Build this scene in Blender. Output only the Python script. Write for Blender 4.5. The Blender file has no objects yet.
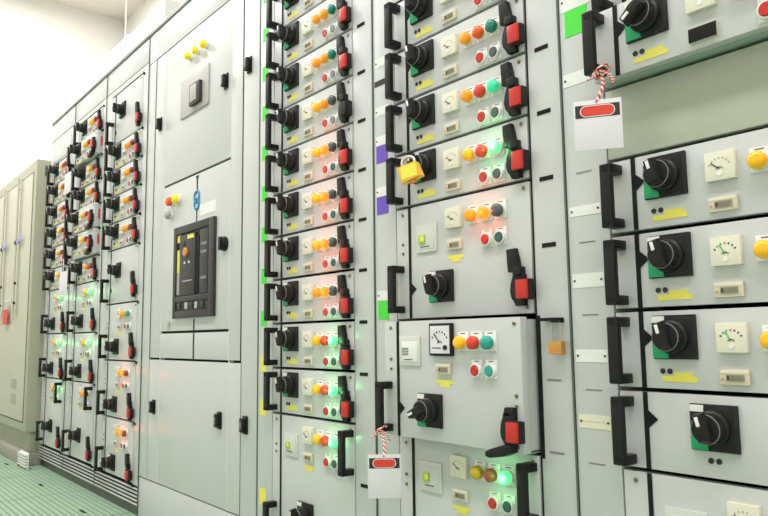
import bpy, bmesh, math
from mathutils import Matrix, Vector

SC = bpy.context.scene
COL = SC.collection
PI = math.pi
EYE = 0.7318            # eye height of the photographer
STAND = 1.1             # distance of the lens from the cabinet fronts

# ------------------------------------------------------------------ materials
def nodes(name):
    m = bpy.data.materials.new(name); m.use_nodes = True
    nt = m.node_tree; b = nt.nodes['Principled BSDF']
    return m, nt, b

def mat(name, col, rough=0.5, metal=0.0, noise=0.0, scale=8.0, emit=None, estr=0.0, bump=0.0, coat=0.0, trans=0.0):
    m, nt, b = nodes(name)
    b.inputs['Base Color'].default_value = (*col, 1)
    b.inputs['Roughness'].default_value = rough
    b.inputs['Metallic'].default_value = metal
    b.inputs['Coat Weight'].default_value = coat
    if max(col) < 0.07: b.inputs['Specular IOR Level'].default_value = 0.22
    if trans:
        b.inputs['Transmission Weight'].default_value = trans
    if emit:
        b.inputs['Emission Color'].default_value = (*emit, 1)
        b.inputs['Emission Strength'].default_value = estr
    if noise or bump:
        tc = nt.nodes.new('ShaderNodeTexCoord')
        n = nt.nodes.new('ShaderNodeTexNoise'); n.inputs['Scale'].default_value = scale
        n.inputs['Detail'].default_value = 4
        nt.links.new(tc.outputs['Object'], n.inputs['Vector'])
        if noise:
            mx = nt.nodes.new('ShaderNodeMix'); mx.data_type = 'RGBA'
            mx.inputs['A'].default_value = (*[c*(1-noise) for c in col], 1)
            mx.inputs['B'].default_value = (*[min(1, c*(1+noise)) for c in col], 1)
            nt.links.new(n.outputs['Fac'], mx.inputs['Factor'])
            nt.links.new(mx.outputs['Result'], b.inputs['Base Color'])
        if bump:
            bp = nt.nodes.new('ShaderNodeBump'); bp.inputs['Strength'].default_value = bump
            bp.inputs['Distance'].default_value = 0.002
            nt.links.new(n.outputs['Fac'], bp.inputs['Height'])
            nt.links.new(bp.outputs['Normal'], b.inputs['Normal'])
    return m

M = {
 'paint':   mat('grey_green_paint', (0.598, 0.608, 0.608), 0.34, noise=0.03, scale=5, bump=0.02),
 'filler':  mat('olive_grey_paint', (0.465, 0.485, 0.40), 0.4, noise=0.03),
 'under':   mat('green_grey_zinc', (0.42, 0.53, 0.45), 0.4, noise=0.05),
 'rail':    mat('dark_rail_paint', (0.20, 0.24, 0.21), 0.5, noise=0.05),
 'plinth':  mat('dark_plinth_paint', (0.10, 0.12, 0.10), 0.6, noise=0.12, scale=14),
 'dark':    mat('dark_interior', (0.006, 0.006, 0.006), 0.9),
 'gasket':  mat('black_gasket_rubber', (0.010, 0.010, 0.010), 0.7),
 'black':   mat('black_plastic', (0.016, 0.015, 0.015), 0.38, noise=0.1, scale=30),
 'blackm':  mat('matt_black_plastic', (0.022, 0.020, 0.021), 0.55, noise=0.1, scale=30),
 'charcoal':mat('charcoal_plastic', (0.050, 0.046, 0.047), 0.45, noise=0.06),
 'charcoal2':mat('dark_charcoal_plastic', (0.024, 0.021, 0.023), 0.4, noise=0.06),
 'grey':    mat('grey_plastic', (0.22, 0.22, 0.22), 0.45),
 'cream':   mat('cream_plastic', (0.79, 0.75, 0.62), 0.45, noise=0.03),
 'creamd':  mat('beige_plastic', (0.68, 0.60, 0.47), 0.45, noise=0.03),
 'white':   mat('white_plastic', (0.84, 0.84, 0.82), 0.4),
 'paper':   mat('white_card', (0.77, 0.74, 0.785), 0.6, noise=0.02),
 'ivory':   mat('ivory_card', (0.80, 0.76, 0.60), 0.6),
 'plate':   mat('pinkish_grey_plate', (0.46, 0.43, 0.42), 0.4),
 'lcd':     mat('lcd_glass', (0.28, 0.27, 0.18), 0.2),
 'lcdseg':  mat('lcd_segments', (0.20, 0.19, 0.13), 0.3),
 'seam':    mat('dark_seam', (0.10, 0.125, 0.115), 0.6),
 'ink':     mat('dark_ink', (0.05, 0.045, 0.045), 0.7),
 'greenink':mat('green_ink', (0.05, 0.45, 0.08), 0.6),
 'redink':  mat('red_ink', (0.75, 0.05, 0.03), 0.5),
 'yellowlab':mat('yellow_label', (0.83, 0.74, 0.12), 0.5),
 'red':     mat('red_plastic', (0.58, 0.022, 0.014), 0.32, noise=0.05),
 'darkred': mat('dark_red_plastic', (0.20, 0.035, 0.03), 0.35),
 'green':   mat('green_plastic', (0.00, 0.36, 0.13), 0.4),
 'dgreen':  mat('dark_green_plastic', (0.03, 0.11, 0.09), 0.35),
 'teal':    mat('teal_plastic', (0.02, 0.35, 0.28), 0.32),
 'steel':   mat('steel', (0.62, 0.60, 0.55), 0.3, metal=0.9),
 'brass':   mat('brass', (0.62, 0.33, 0.08), 0.35, metal=0.55),
 'orange':  mat('orange_body', (0.72, 0.26, 0.05), 0.4),
 'purple':  mat('purple_sticker', (0.16, 0.07, 0.55), 0.5),
 'lilac':   mat('lilac_tag', (0.42, 0.36, 0.78), 0.5),
 'limegreen':mat('bright_green_sticker', (0.07, 0.72, 0.05), 0.5),
 'ysticker':mat('yellow_sticker', (0.88, 0.80, 0.10), 0.5),
 'blue':    mat('blue_tape', (0.03, 0.28, 0.55), 0.45),
 'beige':   mat('beige_cabinet_paint', (0.58, 0.555, 0.455), 0.4, noise=0.03, bump=0.02),
 'beige_shaded':  mat('shade_darkened_beige', (0.43, 0.425, 0.325), 0.45, noise=0.03),  # beige darkened in colour to carry the shade of the housing side
 'cardgrey':mat('pale_grey_card', (0.66, 0.67, 0.63), 0.45),
 'lime':    mat('lime_led', (0.36, 0.62, 0.08), 0.3),
 'olive':   mat('olive_plinth', (0.36, 0.37, 0.28), 0.55, noise=0.08),
 'concrete':mat('curb_concrete', (0.36, 0.35, 0.31), 0.8, noise=0.12, scale=20, bump=0.1),
 'duct':    mat('white_duct_paint', (0.86, 0.84, 0.80), 0.5),
 'wall':    mat('warm_white_wall', (0.90, 0.88, 0.85), 0.8, noise=0.02, scale=2, bump=0.03),
 'ceil':    mat('warm_white_ceiling', (0.84, 0.79, 0.72), 0.85, noise=0.02, scale=2),
 'lens_yellow': mat('yellow_lens', (0.95, 0.50, 0.01), 0.22, emit=(1, .42, .01), estr=0.10),
 'lens_orange': mat('orange_lens', (0.95, 0.34, 0.01), 0.22, emit=(1, .30, .01), estr=0.12),
 'lens_amber':  mat('dull_amber_lens', (0.62, 0.36, 0.02), 0.25),
 'lens_red':    mat('red_lens', (0.75, 0.05, 0.03), 0.25),
 'lens_brown':  mat('brown_red_lens', (0.33, 0.07, 0.04), 0.25),
 'lens_green':  mat('green_lens', (0.01, 0.22, 0.15), 0.22),
 'lens_teal':   mat('teal_lens', (0.02, 0.36, 0.33), 0.22),
 'lens_grey':   mat('smoky_lens', (0.09, 0.11, 0.11), 0.25),
 'lit_red':     mat('lit_red_lens', (.85, .12, .01), 0.3, emit=(1, .19, .008), estr=1.7),
 'lens_redor':  mat('orange_red_lens', (0.88, 0.11, 0.015), 0.25),
 'dgrey':       mat('dark_grey_cap', (0.075, 0.10, 0.10), 0.4),
 'screwm':      mat('dull_brass_screw', (0.26, 0.23, 0.15), 0.35, metal=0.7),
 'lockyellow':  mat('padlock_yellow', (0.90, 0.52, 0.04), 0.35),
 'lit_green':   mat('lit_green_lens', (.30, .75, .40), 0.3, emit=(.05, 1, .30), estr=0.8),
 'half_green':  mat('half_lit_green_lens', (.04, .55, .30), 0.3, emit=(.04, .8, .36), estr=0.35),
}

# ------------------------------------------------------------------ mesh builder
class MB:
    """collects primitives; o = how far something stands out of the cabinet face (towards -Y)"""
    def __init__(s): s.bm = bmesh.new(); s.mats = []
    def mi(s, m):
        m = M[m] if isinstance(m, str) else m
        if m not in s.mats: s.mats.append(m)
        return s.mats.index(m)
    def _fin(s, verts, m, mtx=None):
        if mtx is not None: bmesh.ops.transform(s.bm, matrix=mtx, verts=verts)
        i = s.mi(m)
        for f in {f for v in verts for f in v.link_faces}: f.material_index = i
    def box(s, x0, x1, o0, o1, z0, z1, m, bev=0.0, mtx=None):
        vs = [s.bm.verts.new((x, -o, z)) for x in (x0, x1) for o in (o0, o1) for z in (z0, z1)]
        q = [(0,1,3,2),(4,6,7,5),(0,4,5,1),(2,3,7,6),(0,2,6,4),(1,5,7,3)]
        fs = [s.bm.faces.new([vs[i] for i in k]) for k in q]
        bmesh.ops.recalc_face_normals(s.bm, faces=fs)
        if bev:
            es = list({e for f in fs for e in f.edges})
            r = bmesh.ops.bevel(s.bm, geom=es, offset=bev, segments=2, affect='EDGES', profile=0.6)
            vs = list({v for f in r['faces'] for v in f.verts} | {v for v in vs if v.is_valid})
            allf = set()
            for v in vs: allf |= set(v.link_faces)
            vs = list({v for f in allf for v in f.verts})
        s._fin(vs, m, mtx)
    def prism(s, pts, o0, o1, m, bev=0.0, mtx=None, shrink=1.0):
        cx = sum(p[0] for p in pts)/len(pts); cz = sum(p[1] for p in pts)/len(pts)
        a = [s.bm.verts.new((x, -o0, z)) for x, z in pts]
        b = [s.bm.verts.new((cx+(x-cx)*shrink, -o1, cz+(z-cz)*shrink)) for x, z in pts]
        n = len(pts); fs = [s.bm.faces.new(a), s.bm.faces.new(b[::-1])]
        for i in range(n):
            j = (i+1) % n; fs.append(s.bm.faces.new((a[i], b[i], b[j], a[j])))
        bmesh.ops.recalc_face_normals(s.bm, faces=fs)
        vs = a+b
        if bev:
            es = list(fs[1].edges)
            r = bmesh.ops.bevel(s.bm, geom=es, offset=bev, segments=2, affect='EDGES', profile=0.6)
            allf = set(r['faces'])
            for v in list({v for f in r['faces'] for v in f.verts} | {v for v in vs if v.is_valid}): allf |= set(v.link_faces)
            vs = list({v for f in allf for v in f.verts})
        s._fin(vs, m, mtx)
    def disc(s, cx, cz, r, o0, o1, m, r2=None, n=24, mtx=None):
        r2 = r if r2 is None else r2
        s.lathe(cx, cz, [(r, o0), (r2, o1)], m, n, mtx)
    def lathe(s, cx, cz, prof, m, n=24, mtx=None):
        rings = []
        for r, o in prof:
            rings.append([s.bm.verts.new((cx+r*math.cos(2*PI*k/n), -o, cz+r*math.sin(2*PI*k/n))) for k in range(n)])
        fs = [s.bm.faces.new(rings[0]), s.bm.faces.new(rings[-1][::-1])]
        for a, b in zip(rings, rings[1:]):
            for k in range(n):
                j = (k+1) % n; fs.append(s.bm.faces.new((a[k], b[k], b[j], a[j])))
        bmesh.ops.recalc_face_normals(s.bm, faces=fs)
        s._fin([v for r in rings for v in r], m, mtx)
    def tube(s, pts, r, m, n=8, closed=False):
        pts = [Vector(p) for p in pts]; rings = []; N = len(pts); up = None
        for i, p in enumerate(pts):
            t = (pts[min(i+1, N-1)]-pts[max(i-1, 0)]).normalized()
            if up is None:
                up = Vector((0, 0, 1)) if abs(t.z) < .9 else Vector((1, 0, 0))
            u = (up - t*up.dot(t)).normalized(); v = t.cross(u); up = u
            rr = r[i] if isinstance(r, (list, tuple)) else r
            rings.append([s.bm.verts.new(p + u*rr*math.cos(2*PI*k/n) + v*rr*math.sin(2*PI*k/n)) for k in range(n)])
        fs = [s.bm.faces.new(rings[0]), s.bm.faces.new(rings[-1][::-1])]
        for a, b in zip(rings, rings[1:]):
            for k in range(n):
                j = (k+1) % n; fs.append(s.bm.faces.new((a[k], b[k], b[j], a[j])))
        bmesh.ops.recalc_face_normals(s.bm, faces=fs)
        s._fin([v for q in rings for v in q], m)
    def mesh(s, name):
        me = bpy.data.meshes.new(name)
        s.bm.to_mesh(me); s.bm.free()
        for m in s.mats: me.materials.append(m)
        me.polygons.foreach_set('use_smooth', [True]*len(me.polygons))
        me.set_sharp_from_angle(angle=math.radians(32))
        return me

def obj(name, me, parent=None, loc=(0, 0, 0), rot=None):
    if isinstance(me, MB): me = me.mesh(name)
    o = bpy.data.objects.new(name, me); COL.objects.link(o)
    o.location = loc
    if rot: o.rotation_euler = rot
    if parent: o.parent = parent
    return o
def thing(name, label, cat, loc=(0, 0, 0), group=None, rot=None):
    o = bpy.data.objects.new(name, None); COL.objects.link(o)
    o.empty_display_size = 0.05; o.location = loc
    if rot: o.rotation_euler = rot
    o['label'] = label; o['category'] = cat
    if group: o['group'] = group
    return o
def tag(o, label, cat, group=None):
    o['label'] = label; o['category'] = cat
    if group: o['group'] = group
    return o
def struct(name, mb):
    o = obj(name, mb); o['kind'] = 'structure'; return o

CACHE = {}
def cached(key, fn):
    if key not in CACHE:
        b = MB(); fn(b); CACHE[key] = b.mesh(key)
    return CACHE[key]

# ------------------------------------------------------------------ drawer components (shared meshes)
W = 0.42
def m_panel(h, w=W):
    return cached(f'front_panel_{h:.3f}_{w:.3f}', lambda b: b.box(0.003, w-0.003, -0.02, 0, -h+0.0036, -0.0036, 'paint', 0.0014))
def m_tray(h, w=W):
    def f(b):
        b.box(0.010, w-0.006, -0.085, -0.0205, -h+0.008, -h+0.010, 'under')
        b.box(0.010, 0.012, -0.085, -0.0205, -h+0.010, -0.008, 'paint')
        b.box(w-0.008, w-0.006, -0.085, -0.0205, -h+0.010, -0.008, 'paint')
    return cached(f'tray_{h:.3f}_{w:.3f}', f)
def m_underside(h):
    def f(b):
        b.box(0.005, W-0.005, -0.06, -0.0205, -h+0.0032, -h+0.0046, 'under')
    return cached(f'underside_{h:.3f}', f)
def m_strip(h, tri):
    def f(b):
        b.box(0.0475, 0.0555, -0.0005, 0.0016, -h+0.0036, -0.0036, 'gasket')
        if tri is not None: b.prism([(0.0553, tri+0.0145), (0.0553, tri-0.0145), (0.0725, tri)], -0.0005, 0.0016, 'gasket')
    return cached(f'strip_{h:.3f}_{tri}', f)
def m_handle():
    def f(b):
        L = 0.114
        b.box(0, 0.022, 0.024, 0.036, -L, 0, 'black', 0.003)
        b.box(0.001, 0.024, -0.001, 0.030, -0.017, -0.0005, 'black', 0.002)
        b.box(0.001, 0.024, -0.001, 0.030, -L+0.0005, -L+0.017, 'black', 0.002)
        b.box(0.005, 0.017, 0.0355, 0.0368, -0.013, -0.004, 'gasket')
        b.box(0.005, 0.017, 0.0355, 0.0368, -L+0.004, -L+0.013, 'gasket')
    return cached('handle', f)
def m_swplate():
    def f(b):
        a = 0.0375; c = 0.036
        b.box(-a, a, 0, 0.007, -c, c, 'blackm', 0.0016)
        b.box(-a+0.006, a-0.006, 0.0065, 0.0078, -c+0.006, c-0.006, 'black', 0.0006)
    return cached('switch_plate', f)
def m_swlabel():
    return cached('switch_label', lambda b: b.box(-0.036, -0.014, 0.0070, 0.0084, 0.024, 0.0345, 'white'))
def m_swflag():
    return cached('switch_flag', lambda b: b.prism([(-0.036, -0.0345), (-0.036, -0.004), (-0.030, -0.002), (-0.010, -0.022), (-0.008, -0.0345)], 0.0070, 0.0100, 'green', 0.0006))
def m_knob():
    def f(b):
        b.lathe(0, 0, [(0.0275, 0.0078), (0.0275, 0.014), (0.0235, 0.017), (0.0225, 0.033), (0.0205, 0.036)], 'black', 32)
        pts = [(-0.0085, -0.020), (0.0085, -0.020), (0.0105, 0.002), (0.0080, 0.026), (-0.0080, 0.026), (-0.0105, 0.002)]
        b.prism(pts, 0.0355, 0.051, 'black', 0.003, shrink=0.86)
        b.lathe(0, 0, [(0.0226, 0.0325), (0.0231, 0.0332), (0.0226, 0.0339)], 'grey', 32)  # grey ring stands in for the highlight along the knob edge
        for k in range(14):
            a = 2*PI*k/14
            b.box(-0.0012, 0.0012, 0.018, 0.032, 0.0222, 0.0238, 'blackm', mtx=Matrix.Rotation(a, 4, 'Y'))
    return cached('knob', f)
def m_pointer():
    return cached('pointer', lambda b: b.box(-0.0028, 0.0028, 0.0505, 0.0522, 0.006, 0.0205, 'white', 0.0006))
def m_meter(kind):
    def f(b):
        if kind == 'framed':
            b.box(-0.0345, 0.0345, 0, 0.010, -0.035, 0.035, 'black', 0.002)
            b.box(-0.0295, 0.0295, 0.0095, 0.0108, -0.0295, 0.0295, 'paper')
            b.disc(0.018, -0.017, 0.005, 0.0108, 0.0145, 'black')
        else:
            b.box(-0.0235, 0.0235, 0, 0.010, -0.0228, 0.0228, 'cream', 0.0012)
    return cached('meter_'+kind, f)
def m_dial(kind):
    def f(b):
        s = 1.4 if kind == 'framed' else 1.0; o = 0.0109 if kind == 'framed' else 0.0101
        for k in range(7):
            a = math.radians(150-20*k)
            b.box(-0.0011*s, 0.0011*s, o-.0003, o+0.0004, 0.0165*s, 0.0195*s,
                  'greenink' if k in (1, 2) and kind == 'green' else ('plate' if kind == 'cream' else 'redink' if k == 3 else 'ink'),
                  mtx=Matrix.Translation((0, 0, -0.006*s)) @ Matrix.Rotation(PI/2-a, 4, 'Y'))
        na = {'cream': 52, 'green': 30, 'framed': 40}[kind]
        b.box(-0.0008*s, 0.0008*s, o, o+0.0007, 0, 0.017*s, 'greenink' if kind == 'green' else 'ink',
              mtx=Matrix.Translation((0, 0, -0.005*s)) @ Matrix.Rotation(math.radians(-na), 4, 'Y'))
        arc = [(0.0055*s*math.cos(t*PI/8), -0.0055*s+0.0055*s*math.sin(t*PI/8)-0.002*s) for t in range(1, 8)]
        for (xa, za), (xb, zb) in zip(arc, arc[1:]):
            b.tube([(xa, -o-.0004, za), (xb, -o-.0004, zb)], 0.0006*s, 'ink', 6)
        if kind != 'framed': b.disc(0, -0.0125, 0.004, o-.0003, o+0.001, 'white')
        if kind == 'framed': b.box(-0.024, 0.004, o, o+0.0004, -0.019, -0.017, 'ink')
    return cached('dial_'+kind, f)
def m_counter():
    def f(b):
        b.box(-0.0225, 0.0225, 0, 0.006, -0.0115, 0.0115, 'creamd', 0.001)
        b.box(-0.0215, 0.0215, 0.0055, 0.0066, 0.0060, 0.0108, 'cream')
    return cached('counter', f)
def m_cwin(dark):
    def f(b):
        if dark: b.box(-0.0222, 0.0222, 0.0055, 0.0075, -0.0112, 0.0112, 'gasket', 0.0005); return
        b.box(-0.0125, 0.0150, 0.0055, 0.0072, -0.0062, 0.0040, 'gasket' if dark else 'lcd')
        for k in range(5): b.box(-0.0105+k*0.0048, -0.0075+k*0.0048, 0.0070, 0.0076, -0.0042, 0.0022, 'ink' if k == 0 else 'lcdseg')
        b.disc(-0.0180, -0.003, 0.0018, 0.0055, 0.0068, 'orange')
    return cached('cwin%d' % dark, f)
def m_lampbase():
    def f(b):
        b.box(-0.0155, 0.0155, 0, 0.0025, -0.0185, 0.0205, 'white', 0.0006)
        b.box(-0.007, 0.007, 0.0024, 0.0029, 0.0162, 0.0178, 'ink')
        b.lathe(0, -0.002, [(0.0150, 0.0025), (0.0150, 0.0055), (0.0135, 0.0075)], 'cream', 24)
    return cached('lamp_base', f)
def m_lens(m):
    def f(b):
        b.lathe(0, -0.002, [(0.0130, 0.0074), (0.0136, 0.010), (0.0138, 0.0165), (0.0130, 0.0195), (0.0100, 0.0225), (0.005, 0.0240), (0.0005, 0.0243)], m, 28)
    return cached('lens_'+m, f)
def m_btnbase():
    def f(b):
        b.box(-0.0150, 0.0150, 0, 0.0025, -0.0180, 0.0195, 'white', 0.0006)
        b.box(-0.006, 0.006, 0.0024, 0.0029, 0.0156, 0.0170, 'ink')
        b.lathe(0, -0.002, [(0.0150, 0.0025), (0.0150, 0.0080), (0.0138, 0.0100), (0.0112, 0.0100), (0.0112, 0.006)], 'white', 28)
    return cached('btn_base', f)
def m_cap(m):
    return cached('cap_'+m, lambda b: b.lathe(0, -0.002, [(0.0106, 0.0062), (0.0106, 0.0115), (0.0096, 0.0130), (0.0005, 0.0128)], m, 24))
def m_ylab(kind):
    def f(b):
        if kind == 'step':
            b.prism([(-0.029, -0.010), (0.031, -0.010), (0.031, -0.001), (0.024, -0.001), (0.024, 0.006), (-0.008, 0.006), (-0.008, -0.001), (-0.029, -0.001)], 0, 0.0008, 'yellowlab')
        else:
            b.prism([(-0.013, -0.008), (0.015, -0.008), (0.015, 0.000), (0.025, 0.000), (0.025, 0.008), (-0.026, 0.008), (-0.026, 0.000), (-0.013, 0.000)], 0, 0.0008, 'yellowlab')
    return cached('ylab_'+kind, f)
def m_studs():
    def f(b):
        for x in (-0.006, 0.0065):
            b.lathe(x, 0, [(0.0046, 0), (0.0046, 0.0014), (0.0026, 0.0014), (0.0026, 0.0004)], 'charcoal', 16)
    return cached('studs', f)
def m_card(led):
    def f(b):
        b.box(-0.035, 0.035, 0, 0.004, -0.033, 0.033, 'cardgrey', 0.0012)
        b.box(-0.025, 0.027, 0.0036, 0.0052, -0.024, 0.021, ('cardgrey' if led == 'led' else 'white'), 0.0008)
        b.box(-0.018, 0.012, 0.0050, 0.0056, -0.0205, -0.0185, 'ink')
        if led == 'led':
            b.box(-0.022, -0.002, 0.0050, 0.0085, -0.012, 0.008, 'lime', 0.001)
            b.box(-0.014, -0.003, 0.0084, 0.0090, -0.006, 0.005, 'ysticker')
        else:
            for i in range(4):
                for j in range(3):
                    b.box(-0.024+i*0.0058, -0.0195+i*0.0058, 0.0050, 0.0056, -0.010+j*0.0062, -0.0052+j*0.0062, 'grey')
    return cached('card_'+led, f)
def m_lever(mode):
    """black rotary locking lever; origin at the centre of its grip block"""
    def f(b):
        body = [(0.012, 0.030), (-0.006, 0.036), (-0.015, 0.028), (-0.021, 0.012), (-0.023, -0.004), (-0.020, -0.016), (-0.013, -0.025), (-0.009, -0.0325), (0.012, -0.0325)]
        b.prism(body, 0, 0.013, 'black', 0.002)
        if mode == 'up':
            b.prism([(-0.026, 0.036), (0.002, 0.036), (-0.002, 0.060), (-0.008, 0.084), (-0.029, 0.083), (-0.028, 0.060)], 0.001, 0.014, 'black', 0.0025)
            b.box(-0.010, 0.010, 0.001, 0.018, 0.028, 0.046, 'black', 0.002)
        else:
            b.prism([(0.012, 0.028), (0.012, 0.044), (-0.010, 0.044), (-0.016, 0.026)], 0, 0.013, 'black', 0.002)
            b.prism([(0.012, -0.026), (-0.010, -0.026), (-0.046, -0.038), (-0.058, -0.044), (-0.058, -0.053), (-0.046, -0.055), (-0.008, -0.048), (0.010, -0.040)], 0.001, 0.020, 'black', 0.003)
    return cached('lever_'+mode, f)
def m_grip(m):
    def f(b):
        b.box(0.002, 0.033, 0.004, 0.020, -0.021, 0.020, 'blackm', 0.002)
        b.box(0.003, 0.031, 0.0195, 0.027, -0.0195, 0.0185, m, 0.003)
    return cached('grip_'+m, f)
def m_screw():
    def f(b):
        b.lathe(0, 0, [(0.0042, 0), (0.0042, 0.0014), (0.0030, 0.0024)], 'screwm', 14)
        b.box(-0.0028, 0.0028, 0.0023, 0.0027, -0.0005, 0.0005, 'ink')
    return cached('screw', f)
def m_redmark(h):
    return cached('redmark', lambda b: b.box(W-0.0062, W-0.0050, -0.050, -0.0205, -0.085, -0.035, 'redink'))

GROUPC = {'A1': 'drawer units beside the beige cabinet', 'A2': 'drawer units in the middle column of the far bank', 'A3': 'drawer units of the far bank next to the breaker cabinet',
          'C': 'drawer units in the green-stickered column', 'D': 'drawer units in the purple-stickered column', 'E': 'drawer units in the column of white name plates'}
WHERE = {'A1': 'in the column beside the beige cabinet', 'A2': 'in the middle column of the far bank', 'A3': 'in the far bank column touching breaker cabinet',
         'C': 'in the green-stickered column', 'D': 'in the purple-stickered column', 'E': 'in the column of white name plates'}

GLOW = {'lit_red': (0.095, (1, .11, .06)), 'lit_green': (0.085, (.18, 1, .27))}
def drawer(colname, L, T, h, kind, label, lamps=(), pull=0.0, lever='up', grip='red', caps=('red', 'dgreen'), dial='cream', dark_counter=False,
           angle=14, rh=0.372, ylab=True, wide_label=True):
    """kind: single, double, plain, bottom, knob.  lamps: lens materials of the three indicator lamps"""
    r = thing('drawer_unit', label, 'drawer', (L, -pull, T), GROUPC[colname])
    small = colname[0] == 'A'
    obj('front_panel', m_panel(h), r)
    if pull:
        obj('drawer_tray', m_tray(h), r); obj('underside_plate', m_underside(h), r)['label'] = 'grey green underside plate'
        if small: obj('position_flag', m_redmark(h), r)['label'] = 'red position flag on the side'
    low = {'single': 0, 'double': -0.130, 'plain': -0.125, 'bottom': -0.245, 'knob': 0}[kind]
    tri = -0.048 + (low-0.022 if kind in ('double', 'plain') else low-0.02 if kind == 'bottom' else 0)
    obj('position_strip', m_strip(h, tri), r)
    obj('handle', m_handle(), r, (0.006, 0, -0.0115+low))
    kx, kz = {'single': (0.111, -0.047), 'double': (0.160, -0.199), 'plain': (0.160, -0.104), 'bottom': (0.19, -0.27), 'knob': (0.168, -0.053)}[kind]
    sw = obj('rotary_switch', m_swplate(), r, (kx, 0, kz))
    obj('switch_label', m_swlabel(), sw)['label'] = 'white corner label'
    obj('switch_flag', m_swflag(), sw)['label'] = 'green position flag'
    a = math.radians(angle)
    kn = obj('knob', m_knob(), sw, (0, 0, 0), (0, -a, 0))
    obj('pointer_mark', m_pointer(), sw, (0, 0, 0), (0, -a, 0))['label'] = 'white pointer mark'
    if kind != 'knob' and kind != 'plain':
        mt = obj('meter', m_meter('framed' if dial == 'framed' else 'cream'), r, (0.2055 if dial != 'framed' else 0.202, 0, -0.049 if dial != 'framed' else -0.046))
        obj('meter_dial', m_dial(dial), mt)
        ct = obj('hour_counter', m_counter(), r, (0.205, 0, -0.109))
        obj('counter_window', m_cwin(dark_counter), ct)
        for k, lm in enumerate(lamps):
            lb = obj('indicator_lamp', m_lampbase(), r, (0.264+0.0385*k, 0, -0.051))
            nm = {'lens_yellow': 'yellow lens', 'lens_orange': 'orange lens', 'lens_amber': 'dull amber lens', 'lens_red': 'red lens', 'lens_brown': 'brownish red lens', 'lens_green': 'dark green lens',
                  'lens_teal': 'teal lens', 'lens_grey': 'smoky dark lens', 'lit_red': 'lit orange-red lens', 'lens_redor': 'orange-red lens', 'lit_green': 'lit green lens', 'half_green': 'pale green lens'}[lm]
            obj('lens', m_lens(lm), lb)['label'] = nm
            if lm in ('lit_red', 'lit_green'):      # added point light in front of the lens, tints the panel around it
                d = bpy.data.lights.new('lens_glow_light', 'POINT'); d.energy = GLOW[lm][0]; d.color = GLOW[lm][1]; d.shadow_soft_size = 0.008; d.specular_factor = 0.0
                lo = bpy.data.objects.new('lens_glow_light', d); COL.objects.link(lo); lo.parent = lb; lo.location = (0, -0.036, -0.002)
        for k, cm in enumerate(caps):
            pb = obj('push_button', m_btnbase(), r, (0.302+0.0385*k, 0, -0.107))
            obj('button_cap', m_cap(cm), pb)['label'] = {'red': 'red cap', 'dgreen': 'dark green cap', 'green': 'green cap', 'grey': 'grey cap', 'dgrey': 'dark grey cap', 'teal': 'teal cap'}[cm]
    if kind in ('double', 'bottom') and dial != 'framed' and not small:
        obj('relay_card', m_card('led'), r, (0.112, 0, -0.084))
    if dial == 'framed': obj('relay_card', m_card('code'), r, (0.095, 0, -0.071))
    if kind in ('single', 'knob'):
        zz = -0.110 if kind == 'single' else -0.116
        if kind == 'single' and ylab: obj('warning_label', m_ylab('step'), r, (0.113, 0, zz))['label'] = 'yellow stepped label'
        obj('seal_studs', m_studs(), r, (0.092 if kind == 'single' else 0.164, 0, zz+0.007 if kind == 'single' else zz+0.012))
    elif kind != 'plain':
        obj('warning_label', m_ylab('tee'), r, (0.205, 0, -0.140))['label'] = 'yellow label'
    if kind != 'knob':
        lz = -0.090 + ({'single': 0, 'double': -0.125, 'plain': -0.112, 'bottom': -0.247}[kind])
        lv = obj('locking_lever', m_lever(lever), r, (0.391 if not small else 0.384, 0, lz-0.006 + (0.014 if small and lever == 'side' else 0)))
        obj('lever_grip', m_grip(grip), lv, (0.010, 0, 0) if small else (0, 0, 0))['label'] = 'red grip block' if grip == 'red' else 'dark grip block'
    if kind == 'bottom':
        obj('handle', m_handle(), r, (rh, 0, -0.0155))
    for sx, sz in ((0.402, -0.016), (0.402, -h+0.016)):
        obj('screw', m_screw(), r, (sx, 0, sz))
    if kind in ('bottom', 'double'):
        for sz in (-0.018, -0.09, -0.112): obj('screw', m_screw(), r, (0.026, 0, sz))
    if dial == 'framed':
        for sz in (-0.135, -0.155): obj('screw', m_screw(), r, (0.402, 0, sz-0.02))
    return r

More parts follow.
